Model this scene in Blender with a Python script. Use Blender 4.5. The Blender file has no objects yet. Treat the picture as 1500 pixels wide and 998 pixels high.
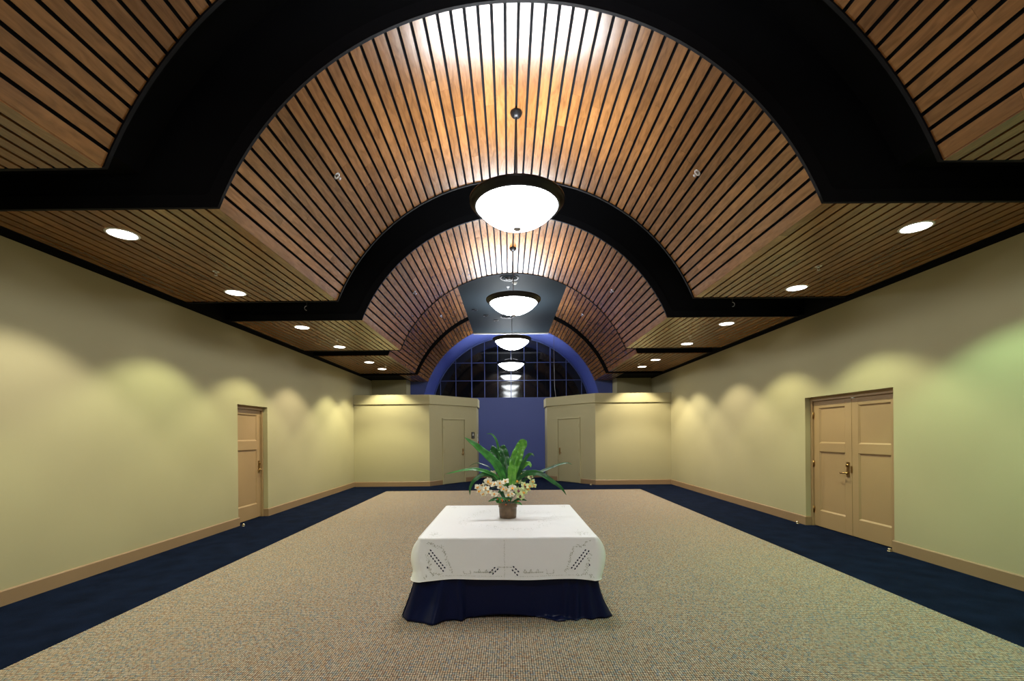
import bpy, math, random
from mathutils import Vector, Matrix
PI = math.pi
R = math.radians
random.seed(7)
scene = bpy.context.scene
COL = scene.collection

# ------------------------------------------------------------------ dimensions
HW = 4.93                       # half width of the room
SOF = 3.55                      # flat soffit height
A = dict(r=2.80, cz=2.51, hw=2.60)      # narrow vault section
B = dict(r=3.30, cz=2.325, hw=3.06)     # wide vault section
END = 16.6
CAMX = -0.12

# ------------------------------------------------------------------ helpers
class MB:
    def __init__(self):
        self.v, self.f, self.m, self.s = [], [], [], []
    def vert(self, p):
        self.v.append(tuple(p)); return len(self.v) - 1
    def face(self, idx, mat=0, smooth=False):
        self.f.append(tuple(idx)); self.m.append(mat); self.s.append(smooth)
    def poly(self, pts, mat=0, smooth=False):
        self.face([self.vert(p) for p in pts], mat, smooth)
    def box(self, x0, x1, y0, y1, z0, z1, mat=0, M=None):
        c = [(x0,y0,z0),(x1,y0,z0),(x1,y1,z0),(x0,y1,z0),(x0,y0,z1),(x1,y0,z1),(x1,y1,z1),(x0,y1,z1)]
        if M is not None: c = [M @ Vector(p) for p in c]
        i = [self.vert(p) for p in c]
        for q in ((0,3,2,1),(4,5,6,7),(0,1,5,4),(1,2,6,5),(2,3,7,6),(3,0,4,7)):
            self.face([i[k] for k in q], mat)
    def bbox(self, x0, x1, y0, y1, z0, z1, b=0.004, mat=0, M=None):
        """box with chamfered edges"""
        b = min(b, (x1-x0)*.45, (y1-y0)*.45, (z1-z0)*.45)
        X, Y, Z = (x0,x1), (y0,y1), (z0,z1)
        idx = {}
        for i in (0,1):
            for j in (0,1):
                for k in (0,1):
                    sx, sy, sz = (1,-1)[i], (1,-1)[j], (1,-1)[k]
                    for ax in range(3):
                        p = [X[i]+(0 if ax==0 else sx*b), Y[j]+(0 if ax==1 else sy*b), Z[k]+(0 if ax==2 else sz*b)]
                        p = Vector(p)
                        if M is not None: p = M @ p
                        idx[(i,j,k,ax)] = self.vert(p)
        g = lambda i,j,k,a: idx[(i,j,k,a)]
        for i in (0,1):
            q = [g(i,0,0,0),g(i,1,0,0),g(i,1,1,0),g(i,0,1,0)]; self.face(q if i else q[::-1], mat)
            q = [g(0,i,0,1),g(0,i,1,1),g(1,i,1,1),g(1,i,0,1)]; self.face(q if i else q[::-1], mat)
            q = [g(0,0,i,2),g(1,0,i,2),g(1,1,i,2),g(0,1,i,2)]; self.face(q if i else q[::-1], mat)
        for i in (0,1):
            for j in (0,1):
                self.face([g(i,j,0,0),g(i,j,1,0),g(i,j,1,1),g(i,j,0,1)], mat)
                self.face([g(i,0,j,0),g(i,1,j,0),g(i,1,j,2),g(i,0,j,2)], mat)
                self.face([g(0,i,j,1),g(1,i,j,1),g(1,i,j,2),g(0,i,j,2)], mat)
                for k in (0,1):
                    self.face([g(i,j,k,0),g(i,j,k,1),g(i,j,k,2)], mat)
    def lathe(self, prof, n=48, c=(0,0,0), mat=0, smooth=True, M=None, close=False):
        """prof = [(radius, z), ...] revolved round z"""
        rows = []
        for r, z in prof:
            row = []
            if r < 1e-6:
                p = Vector((c[0], c[1], c[2]+z)); p = M @ p if M is not None else p
                row = [self.vert(p)] * n
            else:
                for k in range(n):
                    a = 2*PI*k/n
                    p = Vector((c[0]+r*math.cos(a), c[1]+r*math.sin(a), c[2]+z))
                    row.append(self.vert(M @ p if M is not None else p))
            rows.append(row)
        if close: rows.append(rows[0])
        for i in range(len(rows)-1):
            for k in range(n):
                q = [rows[i][k], rows[i][(k+1)%n], rows[i+1][(k+1)%n], rows[i+1][k]]
                u = []
                for w in q:
                    if w not in u: u.append(w)
                if len(u) > 2: self.face(u, mat, smooth)
    def tube(self, pts, rad, n=8, mat=0, caps=True):
        pts = [Vector(p) for p in pts]
        rads = rad if isinstance(rad, (list, tuple)) else [rad]*len(pts)
        rows = []; up = Vector((0,0,1))
        for i, p in enumerate(pts):
            t = (pts[min(i+1,len(pts)-1)] - pts[max(i-1,0)]).normalized()
            s = t.cross(up)
            if s.length < 1e-3: s = t.cross(Vector((0,1,0)))
            s.normalize(); w = s.cross(t)
            rows.append([self.vert(p + (s*math.cos(2*PI*k/n) + w*math.sin(2*PI*k/n))*rads[i]) for k in range(n)])
        for i in range(len(rows)-1):
            for k in range(n):
                self.face([rows[i][k], rows[i][(k+1)%n], rows[i+1][(k+1)%n], rows[i+1][k]], mat, True)
        if caps:
            self.face(rows[0][::-1], mat); self.face(rows[-1], mat)
    def strip(self, a, b, mat=0, smooth=False, closed=False):
        ia = [self.vert(p) for p in a]; ib = [self.vert(p) for p in b]
        n = len(a)
        for i in range(n if closed else n-1):
            j = (i+1) % n
            self.face([ia[i], ia[j], ib[j], ib[i]], mat, smooth)
    def grid(self, rows, mat=0, smooth=True, closed=False):
        idx = [[self.vert(p) for p in r] for r in rows]
        for i in range(len(idx)-1):
            n = len(idx[i])
            for k in range(n if closed else n-1):
                j = (k+1) % n
                self.face([idx[i][k], idx[i][j], idx[i+1][j], idx[i+1][k]], mat, smooth)
        return idx
    def build(self, name, mats, parent=None, fix=True):
        me = bpy.data.meshes.new(name)
        me.from_pydata(self.v, [], self.f)
        for m in (mats if isinstance(mats, (list, tuple)) else [mats]): me.materials.append(m)
        me.polygons.foreach_set('material_index', self.m)
        me.polygons.foreach_set('use_smooth', self.s)
        me.update()
        if fix:
            import bmesh
            bm = bmesh.new(); bm.from_mesh(me)
            bmesh.ops.recalc_face_normals(bm, faces=bm.faces)
            bm.to_mesh(me); bm.free()
        o = bpy.data.objects.new(name, me); COL.objects.link(o)
        if parent is not None: o.parent = parent
        return o

def tag(o, label=None, cat=None, group=None, kind=None):
    if label: o['label'] = label
    if cat: o['category'] = cat
    if group: o['group'] = group
    if kind: o['kind'] = kind
    return o
def empty(name, loc=(0,0,0), rz=0, label=None, cat=None, group=None, kind=None):
    o = bpy.data.objects.new(name, None); COL.objects.link(o)
    o.empty_display_size = .1
    o.location = loc; o.rotation_euler = (0,0,rz)
    return tag(o, label, cat, group, kind)
def copy_tree(o, parent=None):
    c = o.copy(); COL.objects.link(c); c.parent = parent
    for ch in list(o.children): copy_tree(ch, c)
    return c

# ------------------------------------------------------------------ materials
def newmat(name):
    m = bpy.data.materials.new(name); m.use_nodes = True
    nt = m.node_tree; b = nt.nodes['Principled BSDF']
    return m, nt, b
def inp(b, **k):
    for n, v in k.items(): b.inputs[n.replace('_', ' ')].default_value = v
def plain(name, col, rough=.5, metal=0., spec=.5, bump=0, bscale=200, vary=0, vscale=3, bdist=.002):
    m, nt, b = newmat(name)
    inp(b, Base_Color=(*col, 1), Roughness=rough, Metallic=metal)
    b.inputs['Specular IOR Level'].default_value = spec
    tc = nt.nodes.new('ShaderNodeTexCoord')
    if vary:
        n = nt.nodes.new('ShaderNodeTexNoise'); n.inputs['Scale'].default_value = vscale
        n.inputs['Detail'].default_value = 4
        nt.links.new(tc.outputs['Object'], n.inputs['Vector'])
        r = nt.nodes.new('ShaderNodeValToRGB')
        r.color_ramp.elements[0].position = .3; r.color_ramp.elements[1].position = .7
        r.color_ramp.elements[0].color = (*[c*(1-vary) for c in col], 1)
        r.color_ramp.elements[1].color = (*[min(1, c*(1+vary)) for c in col], 1)
        nt.links.new(n.outputs['Fac'], r.inputs['Fac']); nt.links.new(r.outputs['Color'], b.inputs['Base Color'])
    if bump:
        n = nt.nodes.new('ShaderNodeTexNoise'); n.inputs['Scale'].default_value = bscale
        nt.links.new(tc.outputs['Object'], n.inputs['Vector'])
        bp = nt.nodes.new('ShaderNodeBump'); bp.inputs['Strength'].default_value = bump; bp.inputs['Distance'].default_value = bdist
        nt.links.new(n.outputs['Fac'], bp.inputs['Height']); nt.links.new(bp.outputs['Normal'], b.inputs['Normal'])
    return m
def emit(name, col, strength):
    m, nt, b = newmat(name)
    inp(b, Base_Color=(.8,.8,.8,1), Roughness=.4)
    b.inputs['Emission Color'].default_value = (*col, 1); b.inputs['Emission Strength'].default_value = strength
    return m

def wood(name, c0, c1, c2, rough=.33):
    m, nt, b = newmat(name)
    L = nt.links
    geo = nt.nodes.new('ShaderNodeNewGeometry'); tc = nt.nodes.new('ShaderNodeTexCoord')
    # every board takes its own piece of grain
    off = nt.nodes.new('ShaderNodeVectorMath'); off.operation = 'SCALE'; off.inputs[0].default_value = (13., 41., 7.)
    L.new(geo.outputs['Random Per Island'], off.inputs['Scale'])
    add = nt.nodes.new('ShaderNodeVectorMath'); add.operation = 'ADD'
    L.new(tc.outputs['Object'], add.inputs[0]); L.new(off.outputs[0], add.inputs[1])
    mp = nt.nodes.new('ShaderNodeMapping'); mp.inputs['Scale'].default_value = (1., .16, 1.)
    L.new(add.outputs[0], mp.inputs['Vector'])
    n1 = nt.nodes.new('ShaderNodeTexNoise'); n1.inputs['Scale'].default_value = 22; n1.inputs['Detail'].default_value = 6; n1.inputs['Distortion'].default_value = 1.2
    L.new(mp.outputs[0], n1.inputs['Vector'])
    mp2 = nt.nodes.new('ShaderNodeMapping'); mp2.inputs['Scale'].default_value = (1., .5, 1.)
    L.new(add.outputs[0], mp2.inputs['Vector'])
    n2 = nt.nodes.new('ShaderNodeTexNoise'); n2.inputs['Scale'].default_value = 5; n2.inputs['Detail'].default_value = 3
    L.new(mp2.outputs[0], n2.inputs['Vector'])
    rr = nt.nodes.new('ShaderNodeValToRGB'); e = rr.color_ramp.elements
    e[0].position = 0; e[0].color = (*c0, 1); e[1].position = 1; e[1].color = (*c2, 1)
    x = rr.color_ramp.elements.new(.5); x.color = (*c1, 1)
    L.new(geo.outputs['Random Per Island'], rr.inputs['Fac'])
    g = nt.nodes.new('ShaderNodeValToRGB'); g.color_ramp.elements[0].position = .3; g.color_ramp.elements[0].color = (.72,.68,.64,1)
    g.color_ramp.elements[1].position = .65; g.color_ramp.elements[1].color = (1.1,1.1,1.1,1)
    L.new(n1.outputs['Fac'], g.inputs['Fac'])
    g2 = nt.nodes.new('ShaderNodeValToRGB'); g2.color_ramp.elements[0].position = .25; g2.color_ramp.elements[0].color = (.7,.66,.62,1)
    g2.color_ramp.elements[1].position = .5; g2.color_ramp.elements[1].color = (1.05,1.05,1.05,1)
    L.new(n2.outputs['Fac'], g2.inputs['Fac'])
    mx = nt.nodes.new('ShaderNodeMix'); mx.data_type = 'RGBA'; mx.blend_type = 'MULTIPLY'; mx.inputs['Factor'].default_value = 1
    L.new(rr.outputs['Color'], mx.inputs['A']); L.new(g.outputs['Color'], mx.inputs['B'])
    mx2 = nt.nodes.new('ShaderNodeMix'); mx2.data_type = 'RGBA'; mx2.blend_type = 'MULTIPLY'; mx2.inputs['Factor'].default_value = .8
    L.new(mx.outputs['Result'], mx2.inputs['A']); L.new(g2.outputs['Color'], mx2.inputs['B'])
    L.new(mx2.outputs['Result'], b.inputs['Base Color'])
    inp(b, Roughness=rough)
    b.inputs['Specular IOR Level'].default_value = .5; b.inputs['IOR'].default_value = 1.58
    return m

def carpet_tan():
    m, nt, b = newmat('flecked_tan_carpet'); L = nt.links
    tc = nt.nodes.new('ShaderNodeTexCoord')
    mp = nt.nodes.new('ShaderNodeMapping'); mp.inputs['Scale'].default_value = (62., 46., 1.)
    L.new(tc.outputs['Object'], mp.inputs['Vector'])
    v = nt.nodes.new('ShaderNodeTexVoronoi'); v.inputs['Scale'].default_value = 1; v.inputs['Randomness'].default_value = .18
    v.voronoi_dimensions = '2D'
    L.new(mp.outputs[0], v.inputs['Vector'])
    sep = nt.nodes.new('ShaderNodeSeparateColor'); L.new(v.outputs['Color'], sep.inputs['Color'])
    r = nt.nodes.new('ShaderNodeValToRGB'); r.color_ramp.interpolation = 'CONSTANT'
    cols = [(0.494,0.381,0.267),(0.543,0.429,0.316),(0.462,0.365,0.267),(0.543,0.373,0.235),(0.381,0.365,0.3),(0.583,0.47,0.356),(0.421,0.283,0.194),(0.462,0.405,0.316),(0.332,0.332,0.324)]
    e = r.color_ramp.elements
    e[0].position = 0; e[0].color = (*cols[0],1); e[1].position = .16; e[1].color = (*cols[1],1)
    for i, c in enumerate(cols[2:]):
        q = e.new(.34 + i*.095); q.color = (*c, 1)
    L.new(sep.outputs[0], r.inputs['Fac'])
    dk = nt.nodes.new('ShaderNodeValToRGB'); dk.color_ramp.elements[0].position = .18; dk.color_ramp.elements[0].color = (1,1,1,1)
    dk.color_ramp.elements[1].position = .58; dk.color_ramp.elements[1].color = (.10,.10,.12,1)
    L.new(v.outputs['Distance'], dk.inputs['Fac'])
    mx = nt.nodes.new('ShaderNodeMix'); mx.data_type = 'RGBA'; mx.blend_type = 'MULTIPLY'; mx.inputs['Factor'].default_value = 1
    L.new(r.outputs['Color'], mx.inputs['A']); L.new(dk.outputs['Color'], mx.inputs['B'])
    L.new(mx.outputs['Result'], b.inputs['Base Color'])
    bp = nt.nodes.new('ShaderNodeBump'); bp.invert = True; bp.inputs['Strength'].default_value = .9; bp.inputs['Distance'].default_value = .006
    L.new(v.outputs['Distance'], bp.inputs['Height']); L.new(bp.outputs['Normal'], b.inputs['Normal'])
    inp(b, Roughness=.95); b.inputs['Specular IOR Level'].default_value = .1
    return m

def cloth(name, col, bump=.25, wr=.5, rough=.85, spec=.25, vary=.05, sheen=.1):
    """woven cloth: weave bump plus broad creases"""
    m, nt, b = newmat(name); L = nt.links
    inp(b, Base_Color=(*col,1), Roughness=rough); b.inputs['Specular IOR Level'].default_value = spec
    b.inputs['Sheen Weight'].default_value = sheen
    tc = nt.nodes.new('ShaderNodeTexCoord')
    n = nt.nodes.new('ShaderNodeTexNoise'); n.inputs['Scale'].default_value = 5.5; n.inputs['Detail'].default_value = 5; n.inputs['Distortion'].default_value = .6
    n2 = nt.nodes.new('ShaderNodeTexNoise'); n2.inputs['Scale'].default_value = 420
    L.new(tc.outputs['Object'], n.inputs['Vector']); L.new(tc.outputs['Object'], n2.inputs['Vector'])
    b1 = nt.nodes.new('ShaderNodeBump'); b1.inputs['Strength'].default_value = wr; b1.inputs['Distance'].default_value = .03
    b2 = nt.nodes.new('ShaderNodeBump'); b2.inputs['Strength'].default_value = bump; b2.inputs['Distance'].default_value = .001
    L.new(n.outputs['Fac'], b1.inputs['Height']); L.new(n2.outputs['Fac'], b2.inputs['Height'])
    L.new(b1.outputs['Normal'], b2.inputs['Normal']); L.new(b2.outputs['Normal'], b.inputs['Normal'])
    return m

def leafmat(name, c0, c1, rough=.35):
    m, nt, b = newmat(name); L = nt.links
    tc = nt.nodes.new('ShaderNodeTexCoord')
    n = nt.nodes.new('ShaderNodeTexNoise'); n.inputs['Scale'].default_value = 16; n.inputs['Detail'].default_value = 3
    L.new(tc.outputs['Object'], n.inputs['Vector'])
    r = nt.nodes.new('ShaderNodeValToRGB'); e = r.color_ramp.elements
    e[0].position = .35; e[0].color = (*c0,1); e[1].position = .65; e[1].color = (*c1,1)
    L.new(n.outputs['Fac'], r.inputs['Fac']); L.new(r.outputs['Color'], b.inputs['Base Color'])
    bp = nt.nodes.new('ShaderNodeBump'); bp.inputs['Strength'].default_value = .4; bp.inputs['Distance'].default_value = .01
    L.new(n.outputs['Fac'], bp.inputs['Height']); L.new(bp.outputs['Normal'], b.inputs['Normal'])
    inp(b, Roughness=rough); b.inputs['Subsurface Weight'].default_value = 0
    return m

M = {}
M['cream'] = plain('cream_wall_paint', (.43,.385,.222), .6, spec=.35, bump=.12, bscale=90, vary=.02, vscale=1.2)
M['blue'] = plain('blue_wall_paint', (.085,.115,.36), .5, spec=.35, bump=.1, bscale=90)
M['door'] = plain('tan_door_paint', (.36,.235,.118), .42, spec=.4, vary=.03, vscale=2)
M['base'] = plain('tan_baseboard_paint', (.30,.195,.105), .4, spec=.4, vary=.03, vscale=2)
M['creamdoor'] = plain('cream_door_paint', (.43,.385,.222), .42, spec=.4, vary=.02)
M['wood'] = wood('maple_ceiling_boards', (.180,.076,.0200), (.232,.101,.028), (.288,.130,.039), .26)
M['black'] = plain('black_ceiling_void_paint', (.0035,.0035,.0045), .75, spec=.12)
M['lip'] = plain('black_fascia_paint', (.004,.004,.0055), .6, spec=.15)
M['slate'] = plain('slate_ceiling_paint', (.022,.031,.039), .65, spec=.12)
M['navy'] = plain('navy_carpet', (.0040,.0075,.021), .95, spec=.03, bump=.6, bscale=160, vary=.3, vscale=4, bdist=.006)
M['tan'] = carpet_tan()
M['bronze'] = plain('dark_bronze_metal', (.022,.021,.023), .35, metal=.6, spec=.5)
M['chrome'] = plain('chrome', (.7,.7,.72), .34, metal=1)
M['nickel'] = plain('brushed_nickel', (.42,.40,.43), .35, metal=.9)
M['brass'] = plain('antique_brass', (.36,.22,.085), .3, metal=1)
M['dome'] = plain('polished_floor_stop', (.75,.68,.5), .2, metal=1)
M['opal'] = emit('opal_glass_lit', (.94,.98,1.0), 31.)
M['lens'] = emit('downlight_lens_lit', (1.,1.,.96), 12.)
M['white'] = plain('white_plastic', (.75,.75,.73), .4)
M['blackplastic'] = plain('black_plastic', (.012,.012,.013), .35)
M['red'] = plain('red_plastic', (.35,.03,.02), .4)
M['linen'] = cloth('white_linen', (.88,.88,.865), .3, .22)
M['stitch'] = plain('grey_green_embroidery_thread', (.42,.42,.34), .8)
M['eyelet'] = plain('navy_cloth_through_cutwork', (.012,.016,.045), .8)
M['navycloth'] = cloth('navy_satin_cloth', (.003,.0062,.036), .2, .3, rough=.36, spec=.2, sheen=0)
M['pot'] = plain('brown_glazed_pot', (.15,.095,.05), .4, vary=.3, vscale=18, bump=.3, bscale=40)
M['moss'] = plain('moss', (.03,.05,.015), .9, vary=.5, vscale=40, bump=1, bscale=60, bdist=.01)
M['leaf_d'] = leafmat('dark_fern_leaf', (.010,.075,.020), (.035,.17,.04), .33)
M['leaf_m'] = leafmat('green_fern_leaf', (.03,.19,.035), (.08,.34,.06), .36)
M['leaf_b'] = leafmat('bright_fern_leaf', (.09,.34,.035), (.20,.54,.075), .36)
M['midrib'] = plain('dark_leaf_midrib', (.012,.05,.012), .4)
M['petal'] = plain('cream_orchid_petal', (.92,.91,.72), .6, vary=.06, vscale=30)
M['petal_g'] = plain('greenish_orchid_petal', (.68,.78,.38), .6, vary=.1, vscale=30)
M['lip_y'] = plain('yellow_orange_orchid_lip', (.85,.40,.03), .5)
M['lip_r'] = plain('maroon_orchid_lip', (.16,.015,.02), .5)
M['berry'] = plain('orange_red_berry', (.75,.13,.02), .35)
M['stem'] = plain('green_stem', (.05,.13,.03), .5)
M['table'] = plain('dark_laminate_top', (.05,.035,.025), .4)
M['grey'] = plain('grey_cord', (.28,.28,.30), .5)
def glassmat():
    m, nt, b = newmat('night_window_glass')
    inp(b, Base_Color=(.004,.004,.005,1), Roughness=.065, IOR=1.5)
    tc = nt.nodes.new('ShaderNodeTexCoord'); n = nt.nodes.new('ShaderNodeTexNoise'); n.inputs['Scale'].default_value = 1.6
    nt.links.new(tc.outputs['Object'], n.inputs['Vector'])
    bp = nt.nodes.new('ShaderNodeBump'); bp.inputs['Strength'].default_value = .08; bp.inputs['Distance'].default_value = .02
    nt.links.new(n.outputs['Fac'], bp.inputs['Height']); nt.links.new(bp.outputs['Normal'], b.inputs['Normal'])
    return m
M['glass'] = glassmat()

# ------------------------------------------------------------------ setting: floor
mb = MB(); mb.box(-HW-.4, HW+.4, -7.2, END+.2, -.1, 0)
tag(mb.build('floor', M['navy']), 'navy carpet border running along the walls round the tan carpet', 'floor', kind='structure')
mb = MB(); mb.bbox(-3.60, 3.60, -6., 12.78, 0.0005, .004, .002)
tag(mb.build('floor', M['tan']), 'large flecked tan carpet field filling the middle of the hall', 'carpet', kind='structure')

# ------------------------------------------------------------------ setting: walls
WT = .22          # wall thickness
REC = .115        # door recess depth
def side_wall(side, openings):
    """side -1 / +1; openings = [(y0, y1, ztop)]"""
    mb = MB(); x0, x1 = (HW, HW+WT) if side > 0 else (-HW-WT, -HW)
    ys = -7.0
    top = SOF-.035
    for (a, b_, zt) in openings:
        mb.box(x0, x1, ys, a, 0, top); mb.box(x0, x1, a, b_, zt, top)
        ys = b_
    mb.box(x0, x1, ys, END, 0, top)
    return mb
LD = (8.00, 8.99, 2.165)      # left door opening
RD = (5.91, 7.67, 2.16)       # right double door opening
tag(side_wall(-1, [LD]).build('wall_left', M['cream']), 'long cream wall on the left holding the single tan door', 'wall', kind='structure')
tag(side_wall(1, [RD]).build('wall_right', M['cream']), 'long cream wall on the right holding the tan double doors', 'wall', kind='structure')
mb = MB(); mb.box(-HW-WT, HW+WT, -7.2, -7.0, 0, 6.)
tag(mb.build('wall_rear', M['cream']), 'cream wall behind the camera', 'wall', kind='structure')

def inset_poly(P, d):
    """offset a convex-ish open polyline to its left by d"""
    out = []
    for i, p in enumerate(P):
        p = Vector(p)
        n = []
        if i > 0: t = (Vector(P[i])-Vector(P[i-1])).normalized(); n.append(Vector((t.y, -t.x)))
        if i < len(P)-1: t = (Vector(P[i+1])-Vector(P[i])).normalized(); n.append(Vector((t.y, -t.x)))
        if len(n) == 2:
            m_ = (n[0]+n[1]).normalized(); m_ = m_ / max(.3, m_.dot(n[0]))
        else: m_ = n[0]
        out.append(p + m_*d)
    return out
PB = (-2.58, 14.0); PC = (-1.22, 15.66)
def partition(side):
    F = [(-HW, 14.0), PB, PC, (-1.22, END)]
    if side > 0: F = [(-x, y) for x, y in F][::-1]
    back = [(-3.72, END), (-3.72, 15.9), (-HW, 15.9)]
    if side > 0: back = [(-x, y) for x, y in back][::-1]
    mb = MB(); H = 2.84
    loop = F + back
    mb.strip([(x,y,0) for x,y in loop], [(x,y,H) for x,y in loop], closed=True)
    mb.poly([(x,y,H) for x,y in loop])
    # projecting band along the top
    O = inset_poly(F, .035 if side < 0 else .035)
    zb = 2.556
    Fv = [Vector(p) for p in F]
    mb.strip([(p.x,p.y,zb) for p in O], [(p.x,p.y,H+.005) for p in O])
    mb.strip([(p.x,p.y,zb) for p in Fv], [(p.x,p.y,zb) for p in O])
    mb.strip([(p.x,p.y,H+.005) for p in Fv], [(p.x,p.y,H+.005) for p in O])
    return mb, F
mbl, FL = partition(-1); mbr, FR = partition(1)
tag(mbl.build('wall_partition_left', M['cream'], fix=True), 'low cream angled partition at the far left with flat banded top', 'partition wall', kind='structure')
tag(mbr.build('wall_partition_right', M['cream'], fix=True), 'low cream angled partition at the far right with flat banded top', 'partition wall', kind='structure')
# cream piers behind the partitions
for sd, nm in ((-1,'left'), (1,'right')):
    mb = MB(); x0, x1 = sorted((sd*3.72, sd*(HW+.1)))
    mb.box(x0, x1, 15.9, END+.2, 2.8, SOF+.05)
    tag(mb.build('wall_pier_'+nm, M['cream']), f'shadowed cream pier rising behind the {nm} partition', 'wall pier', kind='structure')
# blue end wall with arched niche
LEDGE = 2.95; WY = 18.5
def arc_pts(sec, a0, a1, n, dr=0.):
    return [((sec['r']+dr)*math.sin(a0+(a1-a0)*k/n), sec['cz']+(sec['r']+dr)*math.cos(a0+(a1-a0)*k/n)) for k in range(n+1)]
am = math.acos((LEDGE-B['cz'])/B['r'])
niche = arc_pts(B, -am, am, 96)
mb = MB()
mb.box(-3.72, 3.72, END, END+.15, 0, LEDGE)
outer = []
for (x, z) in niche:
    if abs(x) > abs(z-B['cz'])*1.0: outer.append((math.copysign(3.75, x), z))
    else: outer.append((x*1.16, 6.2))
mb.strip([(x,END,z) for x,z in niche], [(x,END,z) for x,z in outer])
mb.strip([(x,END,z) for x,z in niche], [(x,WY,z) for x,z in niche], smooth=True)
mb.box(-3.4, 3.4, END+.15, WY, LEDGE-.1, LEDGE)
tag(mb.build('wall_end', M['blue'], fix=False), 'deep blue end wall with arched niche around the lunette window', 'wall', kind='structure')

# lunette window
win = empty('window_1', (0, WY, LEDGE), 0, 'arched dark lunette window with blue glazing bars in the end wall', 'window', kind='structure')
mb = MB()
gp = arc_pts(B, -am, am, 96, -.01)
g = [mb.vert((x, -.02, z-LEDGE)) for x, z in gp]; mb.face(g)
g2 = [mb.vert((x, 0, z-LEDGE)) for x, z in gp]; mb.face(g2[::-1])
for i in range(len(g)): mb.face([g[i], g[(i+1)%len(g)], g2[(i+1)%len(g)], g2[i]])
mb.build('glass', M['glass'], win)
M['bar'] = plain('blue_glazing_bar_paint', (.055,.08,.22), .45)
mb = MB()
for x, w in ((0,.022),(.54,.022),(1.08,.022),(1.61,.042),(2.26,.022),(2.89,.022)):
    for s in ((-1,1) if x else (1,)):
        zt = B['cz']+math.sqrt((B['r']-.03)**2-x*x)-LEDGE
        mb.box(s*x-w/2, s*x+w/2, -.06, -.015, 0, zt)
for z in (1.58+2.22, 1.58+2.95):
    hx = math.sqrt((B['r']-.03)**2-(z-B['cz'])**2)
    mb.box(-hx, hx, -.055, -.015, z-LEDGE-.011, z-LEDGE+.011)
o_ = [(x, z-LEDGE) for x, z in gp]; i_ = [(x*.985, (z-B['cz'])*.985+B['cz']-LEDGE) for x, z in gp]
mb.strip([(x,-.06,z) for x,z in o_], [(x,-.06,z) for x,z in i_])
mb.strip([(x,-.06,z) for x,z in i_], [(x,-.015,z) for x,z in i_])
mb.build('glazing_bars', M['bar'], win)

# ------------------------------------------------------------------ setting: ceiling
def profile(sec, n=72, d=0.):
    """open profile across the room, left to right: soffit, vault, soffit, moved outward by d"""
    ah = math.asin(sec['hw']/sec['r'])
    arc = arc_pts(sec, -ah, ah, n, d)
    return [(-HW, SOF+d)] + [(x, max(z, SOF+d)) if d else (x, z) for x, z in arc] + [(HW, SOF+d)]
PITCH, GAP, TH = .1185, .027, .013
def boards_y(y0, y1):
    """butt joints along one row of boards"""
    cuts = [y0]; y = y0 + random.uniform(.6, 2.6)
    while y < y1-.3:
        cuts.append(y); y += random.uniform(1.4, 2.6)
    cuts.append(y1)
    return [(cuts[i], cuts[i+1]-(.0015 if i < len(cuts)-2 else 0)) for i in range(len(cuts)-1)]
def plank(mb, p0, p1, nrm, y0, y1):
    """one board: edge points p0,p1 in the cross-section, nrm outward (up)"""
    for a, b_ in boards_y(y0, y1):
        q = []
        for (x, z) in (p0, p1): q.append((x, z))
        for (x, z) in (p1, p0): q.append((x+nrm[0]*TH, z+nrm[1]*TH))
        i0 = [mb.vert((x, a, z)) for x, z in q]; i1 = [mb.vert((x, b_, z)) for x, z in q]
        mb.face(i0[::-1]); mb.face(i1)
        for k in range(4): mb.face([i0[k], i0[(k+1)%4], i1[(k+1)%4], i1[k]])
def vault_bay(sec, y0, y1, skip=0., flat_to=HW-.13, flat_y1=None):
    mb = MB(); r, cz, hw = sec['r'], sec['cz'], sec['hw']
    ah = math.asin(hw/r)
    def arc_run(a0, a1):
        n = round((a1-a0)*r/PITCH); da = (a1-a0)/n; g = GAP/r/2
        for k in range(n):
            b0, b1 = a0+k*da+g, a0+(k+1)*da-g
            if k == 0: b0 -= g
            if k == n-1: b1 += g
            m_ = (b0+b1)/2
            plank(mb, (r*math.sin(b0), cz+r*math.cos(b0)), (r*math.sin(b1), cz+r*math.cos(b1)), (math.sin(m_), math.cos(m_)), y0, y1)
    if skip: arc_run(-ah, -math.asin(skip/r)); arc_run(math.asin(skip/r), ah)
    else: arc_run(-ah, ah)
    if flat_to:
        n = round((flat_to-hw)/PITCH); dx = (flat_to-hw)/n
        for s in (-1, 1):
            for k in range(n):
                x0, x1 = hw+k*dx+(GAP/2 if k else .004), hw+(k+1)*dx-GAP/2
                plank(mb, (s*x0, SOF), (s*x1, SOF), (0, 1), y0, y1)
    return mb
PANEL = 5.32; PHW = 1.377
BAYS = [(B,-6.98,3.28,0.,HW-.13), (A,3.875,6.55,0.,HW-.13), (A,7.65,10.38,0.,HW-.13), (B,11.11,14.25,PHW,HW-.13), (B,14.75,END-.01,PHW,3.66)]
blabel = ['wide bay of maple ceiling boards overhead at the top corners of the view',
          'large central barrel vault bay of maple boards around the nearest pendant',
          'second barrel vault bay of maple boards around the second pendant',
          'far split vault bay of maple boards either side of the slate panel',
          'farthest short vault bay of maple boards against the blue end wall']
for (sec, y0, y1, skip, ft), lb in zip(BAYS, blabel):
    o = vault_bay(sec, y0, y1, skip, ft).build('ceiling', M['wood'], fix=True)
    tag(o, lb, 'ceiling', 'maple board ceiling bays', 'structure')
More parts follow.
